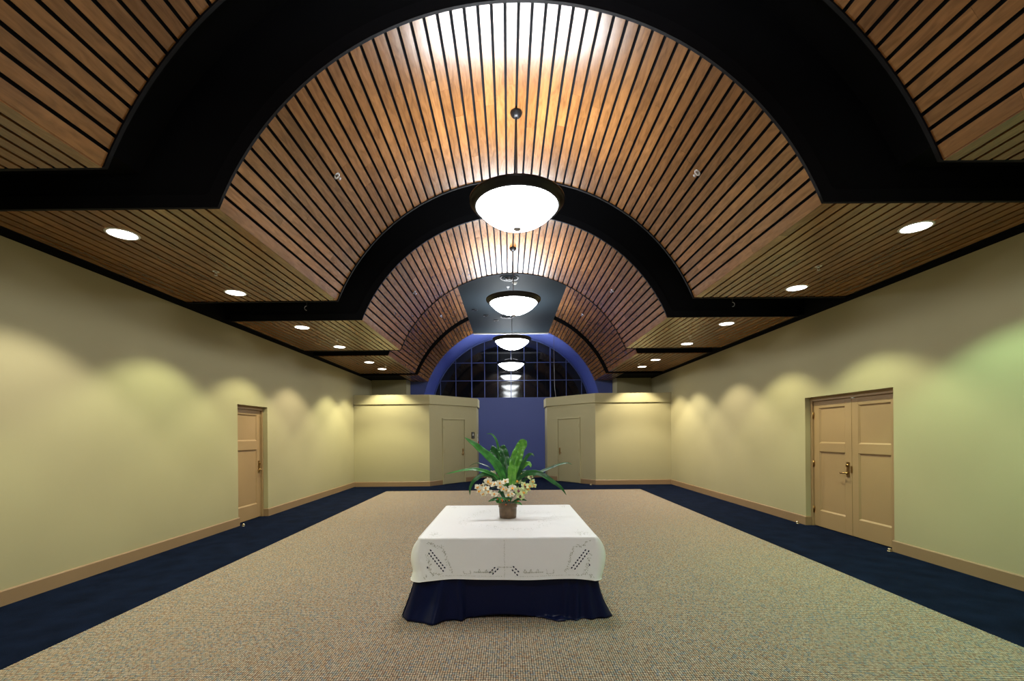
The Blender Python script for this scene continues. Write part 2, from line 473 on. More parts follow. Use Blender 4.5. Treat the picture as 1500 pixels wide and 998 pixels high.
# black void behind the boards
OUT = [(-HW-.2, SOF+.32)] + arc_pts(dict(r=3.62, cz=2.325), -math.asin(3.28/3.62), math.asin(3.28/3.62), 72) + [(HW+.2, SOF+.32)]
mb = MB()
mb.strip([(x,-7.0,z) for x,z in OUT], [(x,END,z) for x,z in OUT], smooth=False)
for (sec, y0, y1, skip, ft) in BAYS:
    inn = profile(sec)
    bk = profile(sec, d=TH+.012)
    # backing just above the boards
    mb.strip([(x,y0+.01,z) for x,z in bk], [(x,y1-.01,z) for x,z in bk])
    # bulkheads at both ends
    for y in ((y0+.012), (y1-.012)):
        if y > END-.5 or y < -2: continue
        mb.strip([(x,y,z) for x,z in bk], [(x,y,z) for x,z in OUT])
# recessed cove along both side walls and black soffit past the boards
for s in (-1, 1):
    x0, x1 = sorted((s*(HW-.004), s*(HW+.2)))
    mb.box(x0, x1, -7.0, 15.9, SOF-.035, SOF+.34)
x = 3.66
for s in (-1,1):
    x0, x1 = sorted((s*3.68, s*(HW-.01)))
    mb.box(x0, x1, 14.72, 15.9, SOF-.005, SOF+.02)
tag(mb.build('ceiling', M['black'], fix=False), 'black void and gaps behind and between the ceiling boards', 'ceiling void', kind='structure')
# fascia lips around each bay end
mb = MB()
def fascia(sec, y, dy):
    a = profile(sec, d=-.014); b_ = profile(sec, d=.10)
    a = [(x, max(z, SOF-.012)) for x, z in a]; a[0] = (-HW+.13, SOF-.012); a[-1] = (HW-.13, SOF-.012)
    b_[0] = (-HW+.13, SOF+.10); b_[-1] = (HW-.13, SOF+.10)
    for Y in (y, y+dy):
        mb.strip([(p[0],Y,p[1]) for p in a], [(p[0],Y,p[1]) for p in b_])
    mb.strip([(p[0],y,p[1]) for p in a], [(p[0],y+dy,p[1]) for p in a], smooth=True)
    mb.strip([(p[0],y,p[1]) for p in b_], [(p[0],y+dy,p[1]) for p in b_], smooth=True)
for (sec, y0, y1, skip, ft) in BAYS:
    if skip and y0 > 14.5:
        continue
    if y0 > 0 and not skip: fascia(sec, y0, -.03)
    if not skip: fascia(sec, y1, .03)
tag(mb.build('trim_1', M['lip'], fix=False), 'black fascia edges trimming the arches of the vault bays', 'trim', kind='structure')
# slate panel down the middle of the far bays
mb = MB(); mb.box(-PHW, PHW, 10.46, END, PANEL, PANEL+.05)
tag(mb.build('ceiling', M['slate']), 'flat dark slate panel along the crown of the far bays', 'ceiling panel', kind='structure')
mb = MB(); mb.bbox(-PHW, PHW, END-.09, END-.005, PANEL-.045, PANEL-.001, .004)
for x in (-.22, .1, .36): mb.bbox(x-.05, x+.05, END-.09, END-.01, PANEL-.05, PANEL-.02, .004)
tag(mb.build('trim_2', M['white']), 'thin white rail along the far end of the slate panel', 'trim', kind='structure')

# ------------------------------------------------------------------ baseboards
def base_run(mb, P, h=.15, t=.018):
    O = inset_poly(P, t); Pv = [Vector(p) for p in P]
    O2 = inset_poly(P, t*.55)
    mb.strip([(p.x,p.y,0.0) for p in O], [(p.x,p.y,h-.012) for p in O])
    mb.strip([(p.x,p.y,h-.012) for p in O], [(p.x,p.y,h) for p in O2])
    mb.strip([(p.x,p.y,h) for p in O2], [(p.x,p.y,h) for p in Pv])
    for E, F_ in ((O[0], Pv[0]), (O[-1], Pv[-1])):
        mb.poly([(E.x,E.y,0),(F_.x,F_.y,0),(F_.x,F_.y,h),(E.x,E.y,h-.012)])
jb = REC-.03
mb = MB()
base_run(mb, [(-HW, -7.0), (-HW, LD[0]), (-HW-jb, LD[0])])
base_run(mb, [(-HW-jb, LD[1]), (-HW, LD[1]), (-HW, 14.0)])
tag(mb.build('baseboard_left', M['base']), 'tan baseboard along the left wall', 'baseboard', kind='structure')
mb = MB()
base_run(mb, [(HW, 14.0), (HW, RD[1]), (HW+jb, RD[1])])
base_run(mb, [(HW+jb, RD[0]), (HW, RD[0]), (HW, -7.0)])
tag(mb.build('baseboard_right', M['base']), 'tan baseboard along the right wall', 'baseboard', kind='structure')
d = (Vector(PC)-Vector(PB)).normalized()
LA = (Vector(PC)-Vector(PB)).length
DC_L, DC_R = .487*LA, .526*LA    # door centres along the angled walls
DHW = .50
def along(t, side=-1):
    p = Vector(PB)+d*t
    return (p.x, p.y) if side < 0 else (-p.x, p.y)
mb = MB()
base_run(mb, [(-HW, 14.0), PB, along(DC_L-DHW-.02)])
base_run(mb, [along(DC_L+DHW+.02), PC, (-1.22, END)])
base_run(mb, [(-1.22, END), (1.22, END)])
tR = (1-.526)*LA    # measured from the inner end on the right
base_run(mb, [(1.22, END), (1.22, PC[1]), along(LA-tR+DHW+.02, 1)])
base_run(mb, [along(LA-tR-DHW-.02, 1), (2.58, 14.0), (HW, 14.0)])
tag(mb.build('baseboard_end', M['base']), 'tan baseboard along the far partitions and blue wall', 'baseboard', kind='structure')

# ------------------------------------------------------------------ doors
def lever(parent, x, z, mirror=1, big=True):
    """bronze plate with thumb turn and curved lever on the face y=0 (front is -y)"""
    mb = MB()
    mb.bbox(x-.028, x+.028, -.012, 0, z-.10, z+.13, .004)
    h = mb.build('handle_plate', M['brass'], parent)
    mb = MB()
    mb.lathe([(.0,0),(.022,0),(.022,.018),(.013,.024),(.013,.05),(0,.05)], 16, M=Matrix.Translation((x, -.01, z-.04)) @ Matrix.Rotation(R(90),4,'X'))
    mb.tube([(x,-.055,z-.04),(x-mirror*.03,-.06,z-.04),(x-mirror*.08,-.06,z-.048),(x-mirror*.115,-.05,z-.04)], [.012,.012,.010,.008], 8)
    mb.build('lever', M['brass'], h)
    mb = MB()
    mb.lathe([(0,0),(.02,0),(.02,.012),(.0,.014)], 14, M=Matrix.Translation((x, -.012, z+.075)) @ Matrix.Rotation(R(90),4,'X'))
    mb.bbox(x-.004, x+.004, -.04, -.02, z+.06, z+.09, .002)
    mb.build('thumb_turn', M['brass'], h)
def hinges(parent, x, zs, side):
    for z in zs:
        mb = MB()
        mb.tube([(x,-.012,z-.055),(x,-.012,z+.055)], .009, 8)
        mb.bbox(x-.02, x+.02, -.008, .002, z-.05, z+.05, .002)
        mb.build('hinge', M['brass'], parent)
def panel_leaf(parent, x0, x1, z0, z1, zs, mx, mat, yf=0., th=.045):
    """stile-and-rail leaf with sunk panels; zs = [(pz0,pz1)...]"""
    mb = MB(); px0, px1 = x0+mx, x1-mx
    mb.bbox(x0, px0, yf, yf+th, z0, z1, .002, 0); mb.bbox(px1, x1, yf, yf+th, z0, z1, .002, 0)
    e = [z0] + [q for p in zs for q in p] + [z1]
    for k in range(0, len(e), 2):
        mb.box(px0, px1, yf, yf+th, e[k], e[k+1])
    leaf = mb.build('leaf', mat, parent)
    for (a, b_) in zs:
        m2 = MB()
        bw, dp = .022, .02
        o4 = [(px0,a),(px1,a),(px1,b_),(px0,b_)]; i4 = [(px0+bw,a+bw),(px1-bw,a+bw),(px1-bw,b_-bw),(px0+bw,b_-bw)]
        m2.strip([(x,yf+.001,z) for x,z in o4], [(x,yf+dp,z) for x,z in i4], closed=True)
        m2.poly([(x,yf+dp,z) for x,z in i4])
        m2.poly([(x,yf+th-.004,z) for x,z in o4][::-1])
        m2.build('panel', mat, leaf, fix=False)
    return leaf
def side_door(name, side, op, label):
    y0, y1, zt = op; W = y1-y0; xc = side*HW; 
    rz = R(90) if side < 0 else R(-90)
    root = empty(name, (xc, (y0+y1)/2, 0), rz, label, 'door', kind='structure')
    f = REC
    mb = MB()      # frame in the recess; local -y is the room
    fw = .045
    mb.bbox(-W/2, -W/2+fw, f-.03, f+.06, 0, zt, .003); mb.bbox(W/2-fw, W/2, f-.03, f+.06, 0, zt, .003)
    mb.box(-W/2+fw, W/2-fw, f-.03, f+.06, zt-.065, zt)
    mb.box(-W/2-.05, W/2+.05, f+.07, f+.09, -.05, zt+.05)
    mb.build('frame', M['door'], root)
    return root, W, f, fw, zt
root, W, f, fw, zt = side_door('door_1', -1, LD, 'single two-panel tan door recessed in the left wall')
z0, z1 = .012, zt-.068
hh = z1-z0
lf = panel_leaf(root, -W/2+fw+.003, W/2-fw-.003, z0, z1, [(z0+.125*hh, z0+.635*hh), (z0+.715*hh, z0+.955*hh)], .125, M['door'], f)
g_ = empty  # (handles sit on the leaf face)
def on_face(parent, y):
    return parent
def lever_at(root, x, z, y, mirror):
    before = set(root.children)
    lever(root, x, z, mirror)
    for c in root.children:
        if c not in before: c.location.y = y
lever_at(root, W/2-fw-.07, .98, f, 1)
root, W, f, fw, zt = side_door('door_2', 1, RD, 'pair of two-panel tan doors recessed in the right wall')
z1 = zt-.068; hh = z1-z0
lf1 = panel_leaf(root, -W/2+fw+.003, -.002, z0, z1, [(z0+.125*hh, z0+.60*hh), (z0+.665*hh, z0+.945*hh)], .13, M['door'], f)
lf2 = panel_leaf(root, .002, W/2-fw-.003, z0, z1, [(z0+.125*hh, z0+.60*hh), (z0+.665*hh, z0+.945*hh)], .13, M['door'], f)
lever_at(root, -.065, .99, f, 1)
bf = set(root.children)
hinges(root, -W/2+fw+.002, (.28, 1.05, 1.86), 1)
mb = MB(); mb.bbox(-.009, .012, -.006, .0, z0, z1, .002); mb.build('astragal', M['door'], root)
mb = MB(); mb.bbox(.02, .075, -.02, .0, z1-.012, z1+.014, .003); mb.build('top_latch', M['white'], root)
mb = MB(); mb.bbox(-.004, .018, -.014, .0, .96, 1.06, .002); mb.build('strike_plate', M['brass'], root)
for c in root.children:
    if c not in bf: c.location.y = f
# flush doors on the angled partitions
def flush_door(name, x, y, rz, hinge_left, label, dots):
    root = empty(name, (x, y, 0), rz, label, 'door', kind='structure')
    w, h = .475, 2.085
    mb = MB()
    mb.bbox(-w-.04, -w, -.034, .004, 0, h+.04, .004); mb.bbox(w, w+.04, -.034, .004, 0, h+.04, .004); mb.bbox(-w, w, -.034, .004, h, h+.04, .004)
    mb.build('frame', M['creamdoor'], root)
    mb = MB(); mb.bbox(-w+.009, w-.009, -.012, .004, .012, h-.009, .002)
    lf = mb.build('leaf', M['creamdoor'], root)
    if dots:
        for dx in (-.30,-.25,-.16,-.11):
            for dz in (0,.055):
                m2 = MB(); m2.lathe([(0,0),(.007,0),(.006,.003),(0,.004)], 8, M=Matrix.Translation((dx, -.012, h-.12-dz)) @ Matrix.Rotation(R(90),4,'X'))
                m2.build('screw', M['grey'], lf)
    hs = -1 if hinge_left else 1
    bf = set(root.children)
    hinges(root, hs*(w-.002), (.27, 1.05, 1.85), 1)
    lever(root, -hs*(w-.075), 1.0, -hs)
    for c in root.children:
        if c not in bf: c.location.y = -.012
    return root
px, py = along(DC_L)
flush_door('door_3', px, py, math.atan2(d.y, d.x), True, 'flush cream door in the left angled partition beside black sign', True)
px, py = along(LA-tR, 1)
flush_door('door_4', px, py, -math.atan2(d.y, d.x), False, 'flush cream door in the right angled partition', False)

# ------------------------------------------------------------------ floor door stops
def stop(name, x, y, label):
    o = empty(name, (x, y, 0), 0, label, 'door stop', 'dome door stops on the carpet')
    mb = MB(); mb.lathe([(.026,0),(.026,.008),(.022,.012),(0,.012)], 20); mb.build('stop_base', M['dome'], o)
    mb = MB(); mb.lathe([(.016,.011),(.022,.02),(.021,.032),(.013,.042),(0,.045)], 20); mb.build('bumper', M['dome'], o)
stop('door_stop', -HW+.10, 7.98, 'small metal dome door stop on navy carpet by single door')
stop('door_stop', HW-.07, 7.78, 'small metal dome door stop by hinge side of the double doors')
stop('door_stop', HW-.05, 5.93, 'small metal dome door stop by near corner of the double doors')
stop('door_stop', 2.42, 13.95, 'tiny metal dome door stop at foot of right partition corner')

# ------------------------------------------------------------------ pendants
PEND = []
RIM = 4.24
def make_pendant():
    root = empty('pendant_light', (0,0,0), 0, 'x', 'pendant light', 'white bowl pendant lights along the vault')
    mb = MB()
    # bowl: spherical cap, open top, with thickness
    a, s = .475, .235; rr = (a*a+s*s)/(2*s); th = math.asin(a/rr)
    out = [(rr*math.sin(th*k/20), -s + rr*(1-math.cos(th*k/20))) for k in range(21)]
    inn = [((rr-.008)*math.sin(th*k/20), -s+.008 + (rr-.008)*(1-math.cos(th*k/20))) for k in range(20,-1,-1)]
    mb.lathe([(r, z-.03) for r, z in out+inn], 72)
    mb.build('glass_bowl', M['opal'], root, fix=True)
    mb = MB()
    mb.lathe([(.468,-.035),(.482,-.045),(.50,-.035),(.515,-.01),(.535,.015),(.547,.022),(.548,.045),(.53,.05),(.49,.03),(.468,.0)], 72, close=True)
    mb.build('ring', M['bronze'], root)
    mb = MB()
    mb.lathe([(0,-.305),(.022,-.302),(.042,-.288),(.046,-.276),(.040,-.268),(.014,-.262),(.012,-.255),(0,-.25)], 20)
    mb.build('finial', M['nickel'], root)
    return root
pend0 = make_pendant()
def hang(root, top):
    """stem, spokes and canopy of one pendant, length of its own"""
    h = top-RIM
    mb = MB(); mb.tube([(0,0,-.255),(0,0,h-.03)], .0095, 10); mb.build('stem', M['bronze'], root)
    mb = MB()
    for k in range(3):
        a = R(90+120*k); mb.tube([(0,0,.20),(.25*math.cos(a),.25*math.sin(a),.12),(.50*math.cos(a),.50*math.sin(a),.02)], .006, 6)
    mb.build('spokes', M['bronze'], root)
    mb = MB(); mb.lathe([(0,h-.062),(.016,h-.072),(.036,h-.064),(.060,h-.040),(.070,h-.015),(.068,h+.004),(0,h+.004)], 28)
    mb.build('canopy', M['bronze'], root)
plab = ['nearest and largest white glass bowl pendant in dark bronze ring',
        'second white bowl pendant, below the near end of the slate panel',
        'third white bowl pendant, above the dark window glass',
        'farthest smallest lit bowl pendant, hanging in the window niche',
        'bowl pendant overhead in the wide near bay, above the view',
        'bowl pendant hanging behind the camera']
PY = [5.21, 9.0, 12.7, 16.8, 1.45, -2.3]
PT = [A['cz']+A['r'], A['cz']+A['r'], PANEL, B['cz']+B['r'], B['cz']+B['r'], B['cz']+B['r']]
BULB = []
for i, (y, t) in enumerate(zip(PY, PT)):
    o = pend0 if i == 0 else copy_tree(pend0)
    PEND.append(o)
for o, y, t, lb in zip(PEND, PY, PT, plab):
    o.location = (0, y, RIM); o['label'] = lb
    hang(o, t)
    ld = bpy.data.lights.new('bulb', 'AREA'); ld.shape = 'DISK'; ld.size = .62; ld.energy = 18; ld.color = (.93,.97,1.)
    lo = bpy.data.objects.new('bulb', ld); COL.objects.link(lo); lo.parent = o
    lo.location = (0,0,-.02); lo.rotation_euler = (PI,0,0)

# ------------------------------------------------------------------ downlights
dl0 = empty('downlight', (0,0,0), 0, 'x', 'downlight', 'round recessed downlights in the side soffits')
mb = MB(); mb.lathe([(0,-.003),(.118,-.003),(.118,.001),(0,.001)], 40); mb.build('lens', M['lens'], dl0)
mb = MB(); mb.lathe([(.116,.0),(.117,-.006),(.128,-.007),(.136,-.003),(.138,.0)], 40); mb.build('trim_ring', M['white'], dl0)
DLY = [2.4, 4.35, 6.15, 8.13, 9.93, 12.05, 13.28]
ordn = ['', 'nearest', 'second', 'third', 'fourth', 'fifth', 'farthest']
tint = {(-1,1):(1,.95,.78), (-1,2):(.93,1,.62), (-1,3):(1,.98,.62), (-1,4):(1,.88,.68), (-1,5):(1,.97,.62), (-1,6):(1,.95,.65),
        (1,0):(.56,1,.60), (-1,0):(.85,1,.62), (1,1):(.58,1,.60), (1,2):(.92,1,.64), (1,3):(1,.98,.62), (1,4):(1,.90,.70), (1,5):(1,.92,.70), (1,6):(1,.90,.65)}
first = True
for s in (-1, 1):
    sn = 'left' if s < 0 else 'right'
    for k, y in enumerate(DLY):
        o = dl0 if first else copy_tree(dl0)
        first = False
        o.location = (s*3.83, y, SOF)
        o['label'] = f'{ordn[k]} of the lit round downlights in the {sn} board soffit' if k else f'round downlight overhead in the {sn} soffit, nearer than the view'
for o in [q for q in bpy.data.objects if q.name.startswith('downlight')]:
    s = -1 if o.location.x < 0 else 1; k = min(range(len(DLY)), key=lambda i: abs(DLY[i]-o.location.y))
    ld = bpy.data.lights.new('lamp', 'SPOT'); ld.energy = 200 if o.location.y < 11 else 270; ld.spot_size = R(108); ld.spot_blend = .35; ld.shadow_soft_size = .05
    ld.color = tint.get((s,k), (1,.95,.7))
    lo = bpy.data.objects.new('lamp', ld); COL.objects.link(lo); lo.parent = o; lo.location = (0,0,-.02)

# ------------------------------------------------------------------ sprinklers
def sprinkler_parts(o):
    mb = MB(); mb.lathe([(.018,-.004),(.036,-.004),(.040,-.001),(.040,.0),(.018,.0)], 24, close=True); mb.build('escutcheon', M['chrome'], o)
    mb = MB()
    mb.tube([(0,0,.0),(0,0,-.02)], .012, 10)
    for q in (-1,1): mb.tube([(q*.010,0,-.018),(q*.016,0,-.03),(q*.004,0,-.045)], .003, 6)
    mb.lathe([(0,-.044),(.018,-.046),(.018,-.048),(0,-.048)], 16)
    mb.build('sprinkler_body', M['chrome'], o)
sp0 = empty('ceiling_sprinkler', (0,0,0), 0, 'x', 'sprinkler', 'chrome sprinkler heads in the ceiling')
sprinkler_parts(sp0)
sp = []
for (sec, y, nm) in ((A,5.0,'nearest'), (A,9.1,'second'), (B,12.7,'far')):
    for s, sn in ((-1,'left'), (1,'right')):
        x = 2.0; a = math.asin(x/sec['r'])
        sp.append(((s*x, y, sec['cz']+sec['r']*math.cos(a)), s*a, f'chrome sprinkler head on the {sn} curve of the {nm} vault bay'))
for (y, nm) in ((5.36,'nearest'), (9.15,'second'), (12.75,'far')):
    for s, sn in ((-1,'left'), (1,'right')):
        sp.append(((s*3.583, y, SOF+.003), 0, f'chrome sprinkler head in the {sn} flat soffit of the {nm} bay'))
sp.append(((-.1, 11.4, PANEL), 0, 'dark sprinkler head under the slate panel before the smoke detector'))
for i, (loc, a, lb) in enumerate(sp):
    o = sp0 if i == 0 else copy_tree(sp0)
    o.location = loc; o.rotation_euler = (0, a, 0); o['label'] = lb
sp[-1]
# hooks in the dark gaps
def hook(x, y, sgn, label):
    o = empty('ceiling_hook', (x, y, SOF+.1), 0, label, 'hook', 'chrome hooks in the dark ceiling gaps')
    mb = MB(); mb.lathe([(0,.22),(.03,.22),(.03,.2),(0,.19)], 14); mb.tube([(0,0,.2),(0,0,.03)], .006, 8); mb.build('rod', M['bronze'], o)
    mb = MB(); mb.tube([(sgn*.035*math.sin(a), 0, -.005+.035*math.cos(a)) for a in [R(q) for q in range(0, 190, 15)]], .0055, 8)
    mb.build('hook_end', M['chrome'], o)
hook(-3.35, 7.25, -1, 'small chrome hook in dark gap left of the nearest vault bay')
hook(3.50, 7.25, 1, 'small chrome hook in dark gap right of the nearest vault bay')
hook(-3.38, 10.62, -1, 'small chrome hook in narrow dark gap on far left')
hook(3.38, 10.62, 1, 'small chrome hook in narrow dark gap on far right')

# ------------------------------------------------------------------ slate panel fittings
def diffuser(x, y, r, label):
    o = empty('air_diffuser', (x, y, PANEL), 0, label, 'air diffuser', 'round air diffusers in the slate panel')
    for k, q in enumerate((1., .72, .45)):
        mb = MB(); mb.lathe([(r*q,-.004-.012*k),(r*q-.012,-.018-.012*k),(r*q-.05,-.004-.008*k),(r*q-.05,.0),(r*q,.0)], 40, close=True)
        mb.build('cone_ring', M['bronze'] if k % 2 == 0 else M['slate'], o)
    mb = MB(); mb.lathe([(0,-.045),(.04,-.043),(.05,-.03),(.05,.0),(0,0)], 24); mb.build('centre_disc', M['bronze'], o)
diffuser(-.07, 10.72, .235, 'round dark air diffuser where the slate panel meets second vault')
diffuser(-.14, 14.25, .22, 'round air diffuser in slate panel just below the second pendant')
o = empty('smoke_detector', (.06, 11.07, PANEL), 0, 'white round smoke detector on the slate panel', 'smoke detector')
mb = MB(); mb.lathe([(0,-.045),(.035,-.045),(.05,-.035),(.05,0),(0,0)], 28); mb.build('cover', M['white'], o)
mb = MB(); mb.lathe([(.062,0),(.066,-.01),(.06,-.014),(.048,-.014),(.048,0)], 28, close=True); mb.build('mount_ring', M['white'], o)
for x, y, lb in ((-1.1,13.46,'leftmost of three small round fittings on the slate panel'), (-.8,14.1,'middle of three small round fittings on the slate panel'), (-.5,14.7,'farthest of three small round fittings on the slate panel')):
    o = empty('ceiling_fitting', (x, y, PANEL), 0, lb, 'ceiling fitting', 'small round fittings on the slate panel')
    mb = MB(); mb.lathe([(.045,0),(.085,0),(.085,-.012),(.07,-.02),(.045,-.012)], 24, close=True); mb.build('rim', M['bronze'], o)
    mb = MB(); mb.lathe([(0,-.004),(.046,-.004),(.046,0),(0,0)], 24); mb.build('disc', M['blackplastic'], o)
mb = MB(); mb.tube([(1.57,END-.03,5.26),(1.575,END-.03,4.2),(1.59,END-.03,3.3),(1.66,END-.03,2.7)], .008, 8)
tag(mb.build('hanging_cord', M['grey']), 'thin grey cord hanging down in front of the lunette window', 'cord')

# ------------------------------------------------------------------ sign and wall devices by left flush door
t = .905*LA
px, py = along(t); rz = math.atan2(d.y, d.x)
o = empty('restroom_sign', (px, py, 1.58), rz, 'small black sign with white pictogram beside the left flush door', 'sign')
mb = MB(); mb.bbox(-.075, .075, -.012, 0, -.125, .10, .003); mb.build('plate', M['blackplastic'], o)
mb = MB()
fig = [(-.028,-.035),(-.012,-.035),(-.008,.0),(.008,.0),(.012,-.035),(.028,-.035),(.03,.025),(.02,.038),(-.02,.038),(-.03,.025)]
mb.poly([(x,-.0135,z) for x,z in fig]); mb.poly([(x,-.0122,z) for x,z in fig][::-1])
mb.strip([(x,-.0135,z) for x,z in fig],[(x,-.0122,z) for x,z in fig], closed=True)
mb.lathe([(0,0),(.015,0),(.015,.0014),(0,.0014)], 18, M=Matrix.Translation((0,-.012,.060)) @ Matrix.Rotation(R(90),4,'X'))
mb.build('pictogram', M['white'], o)
mb = MB(); mb.bbox(-.03, .03, -.0135, -.0121, -.085, -.068, .0005); mb.build('braille_strip', M['grey'], o)
o = empty('fire_alarm_pull', (-1.22, 16.12, 1.28), R(90), 'small red fire alarm pull station on partition return beside blue wall', 'fire alarm')
mb = MB(); mb.bbox(-.06, .06, -.035, 0, -.08, .08, .006); mb.build('body', M['red'], o)
mb = MB(); mb.bbox(-.04, .04, -.05, -.035, -.03, -.005, .004); mb.build('pull_bar', M['white'], o)
o = empty('switch_plate', (-1.22, 15.9, 1.45), R(90), 'tall pale metal switch plate on partition return by the sign', 'switch plate')
mb = MB(); mb.bbox(-.05, .05, -.01, 0, -.20, .16, .004); mb.build('plate', M['white'], o)
mb = MB(); mb.bbox(-.012, .012, -.02, -.01, .03, .07, .003); mb.build('toggle', M['blackplastic'], o)

# ------------------------------------------------------------------ table and cloths
TX, TY, TZ = -.13, 4.765, .69
TA, TB = .755, .885
tb = empty('banquet_table', (TX, TY, 0), 0, 'rectangular table standing hidden beneath the navy and white cloths', 'table')
mb = MB(); mb.bbox(-TA+.012, TA-.012, -TB+.012, TB-.012, TZ-.04, TZ-.008, .008); mb.build('tabletop', M['table'], tb)
for sx in (-1,1):
    for sy in (-1,1):
        mb = MB(); mb.bbox(sx*(TA-.1)-.025, sx*(TA-.1)+.025, sy*(TB-.1)-.025, sy*(TB-.1)+.025, 0.004, TZ-.04, .004)
        mb.build('leg', M['table'], tb)

def perim(n_side=60, cr=.03, grow=0.):
    """closed rounded rectangle from the front-left corner: [(x, y, nx, ny, side, u)]"""
    a, b_ = TA+grow, TB+grow
    out = []
    cor = [(-a,-b_), (a,-b_), (a,b_), (-a,b_)]
    for k in range(4):
        p, q = Vector(cor[k]), Vector(cor[(k+1)%4])
        t = (q-p).normalized(); nn = Vector((t.y, -t.x))
        L_ = (q-p).length
        for i in range(n_side+1):
            u = i/n_side
            pos = p + t*(cr + (L_-2*cr)*u)
            out.append((pos.x, pos.y, nn.x, nn.y, k, u))
        # corner arc
        c = q - t*cr - nn*cr; t2 = Vector((-t.y, t.x))
        for i in range(1, 8):
            w = i/8*PI/2
            v = nn*math.cos(w) + t*math.sin(w)
            out.append((c.x+v.x*cr, c.y+v.y*cr, v.x, v.y, k+.5, i/8))
    return out
def corner_w(side, u, width):
    """1 at the corners fading away from them"""
    if side != int(side): return 1.
    dd = min(u, 1-u)
    return max(0., 1-dd/width)**1.5
# --- navy cloth
FRONT = [(-1.06,3.90),(-1.0,3.83),(-.90,3.78),(-.80,3.765),(-.67,3.82),(-.58,3.83),(-.53,3.845),(-.50,3.87),(-.40,3.868),(-.15,3.872),(.06,3.876),(.15,3.86),(.21,3.815),(.28,3.775),(.36,3.81),(.42,3.82),(.54,3.86),(.62,3.87),(.70,3.86),(.75,3.84),(.775,3.88)]
def lerp_poly(P, u):
    L_ = [0]
    for i in range(1, len(P)): L_.append(L_[-1] + math.dist(P[i], P[i-1]))
    s = u*L_[-1]
    for i in range(1, len(P)):
        if s <= L_[i]+1e-9:
            w = (s-L_[i-1])/max(1e-9, L_[i]-L_[i-1])
            return tuple(P[i-1][k]*(1-w)+P[i][k]*w for k in range(len(P[0])))
    return P[-1]
def front_at_x(x):
    for i in range(1, len(FRONT)):
        if x <= FRONT[i][0]:
            w = (x-FRONT[i-1][0])/(FRONT[i][0]-FRONT[i-1][0])
            w = w*w*(3-2*w)*.5 + w*.5
            return FRONT[i-1][1]*(1-w)+FRONT[i][1]*w
    return FRONT[-1][1]
pn = perim(110, .03)
NR = 34
def navy_point(p, t):
    x, y, nx, ny, side, u = p
    X, Y = TX+x, TY+y
    if side == 0:
        fx = -1.03 + (.765+1.03)*u if False else X
        lo, hi = TX-TA, TX+TA
        uu = (X-lo)/(hi-lo)
        fx = X - .15*max(0, 1-uu/.22)**1.3 + .12*max(0, 1-(1-uu)/.12)**1.5
        fy = front_at_x(fx)
        if fy > Y-.005: fy = Y-.005
    elif side == .5:
        w = u
        fx, fy = TX+TA+.14*(1-.3*w), 3.86+.12*w
    elif side == 1:
        fx, fy = X + .03 + .07*max(0,1-u/.15) + .02*math.sin(u*40)**2, Y + .05*max(0, 1-u/.1)
    elif side == 1.5:
        fx, fy = X+nx*.13, Y+ny*.13
    elif side == 2:
        fx, fy = X, Y+.03+.02*math.sin(u*38)**2
    elif side == 2.5:
        fx, fy = X+nx*.13, Y+ny*.13
    elif side == 3:
        fx, fy = X - .03 - .14*max(0,(u-.75)/.25)**1.3 - .02*math.sin(u*40)**2, Y
    else:
        w = u
        fx, fy = -1.065+.015*w, 3.96-.07*w
    left = X < TX
    e = 1.6 if left else 2.6
    if side == 0 and .25 < u < .62: e = 1.6
    g = t**e
    gy = t**2.6 if side == 0 else g
    wp = math.exp(-((X-.28)/.14)**2) if side == 0 else 0.
    if wp: gy = t**(2.6+5*wp)
    # folds near the corners
    cw = corner_w(side, u, .3)
    wob = 0.
    if side == 0:
        k = X-TX
        ridge = 0.
        for (c0, c1, sg, am_, st) in ((-.80,-.90,.035,.045,.25), (-.66,-.70,.03,.05,.3), (-.57,-.53,.022,.045,.35), (.40,.33,.022,.045,.2), (.47,.44,.018,.04,.15), (.54,.53,.02,.045,.1), (.60,.62,.018,.03,.1)):
            tt = max(0., (t-st)/(1-st))
            ridge += am_*tt**.8*math.exp(-((X-(c0+(c1-c0)*t))/(sg*(.7+.6*t)))**2) * (1-.7*max(0,(t-.85)/.15)*wp)
        wob = .35*.020*math.sin(k*34+2.2*t+1)*cw + .012*abs(math.sin(k*17+1.4*t))*cw + .006*math.sin(k*11+.5)*t
    z = TZ-.003 - (TZ-.012)*min(1., t*(1+.22*wp))
    if wp > .2 and t > .8: z += .03*wp*math.sin((t-.8)/.2*PI)*(.6+.4*math.sin(X*45))
    # cloth that lies on the floor near the puddles
    if t > .93:
        z = max(.012, z)
    lift = 0.
    if side == 0 and -.45 < X < .12: lift = .022*math.sin((X+.45)/.57*PI)
    return (X*(1-g)+fx*g + nx*wob*t, Y*(1-gy)+fy*gy + ny*(wob*t*t + (ridge if side == 0 else 0)), max(.010, z+lift*t))
mb = MB()
rows = []
for s_ in (.0, .5, .95):
    rows.append([(TX+p[0]*s_, TY+p[1]*s_, TZ-.0005) for p in pn])
for k in range(NR+1):
    t = (k/NR)
    rows.append([navy_point(p, t) for p in pn])
mb.grid(rows, closed=True)
navy = mb.build('tablecloth', M['navycloth'], fix=False)
tag(navy, 'long navy underskirt cloth reaching the carpet with puddled corners', 'tablecloth')
sm = navy.modifiers.new('thick', 'SOLIDIFY'); sm.thickness = .002; sm.offset = -1
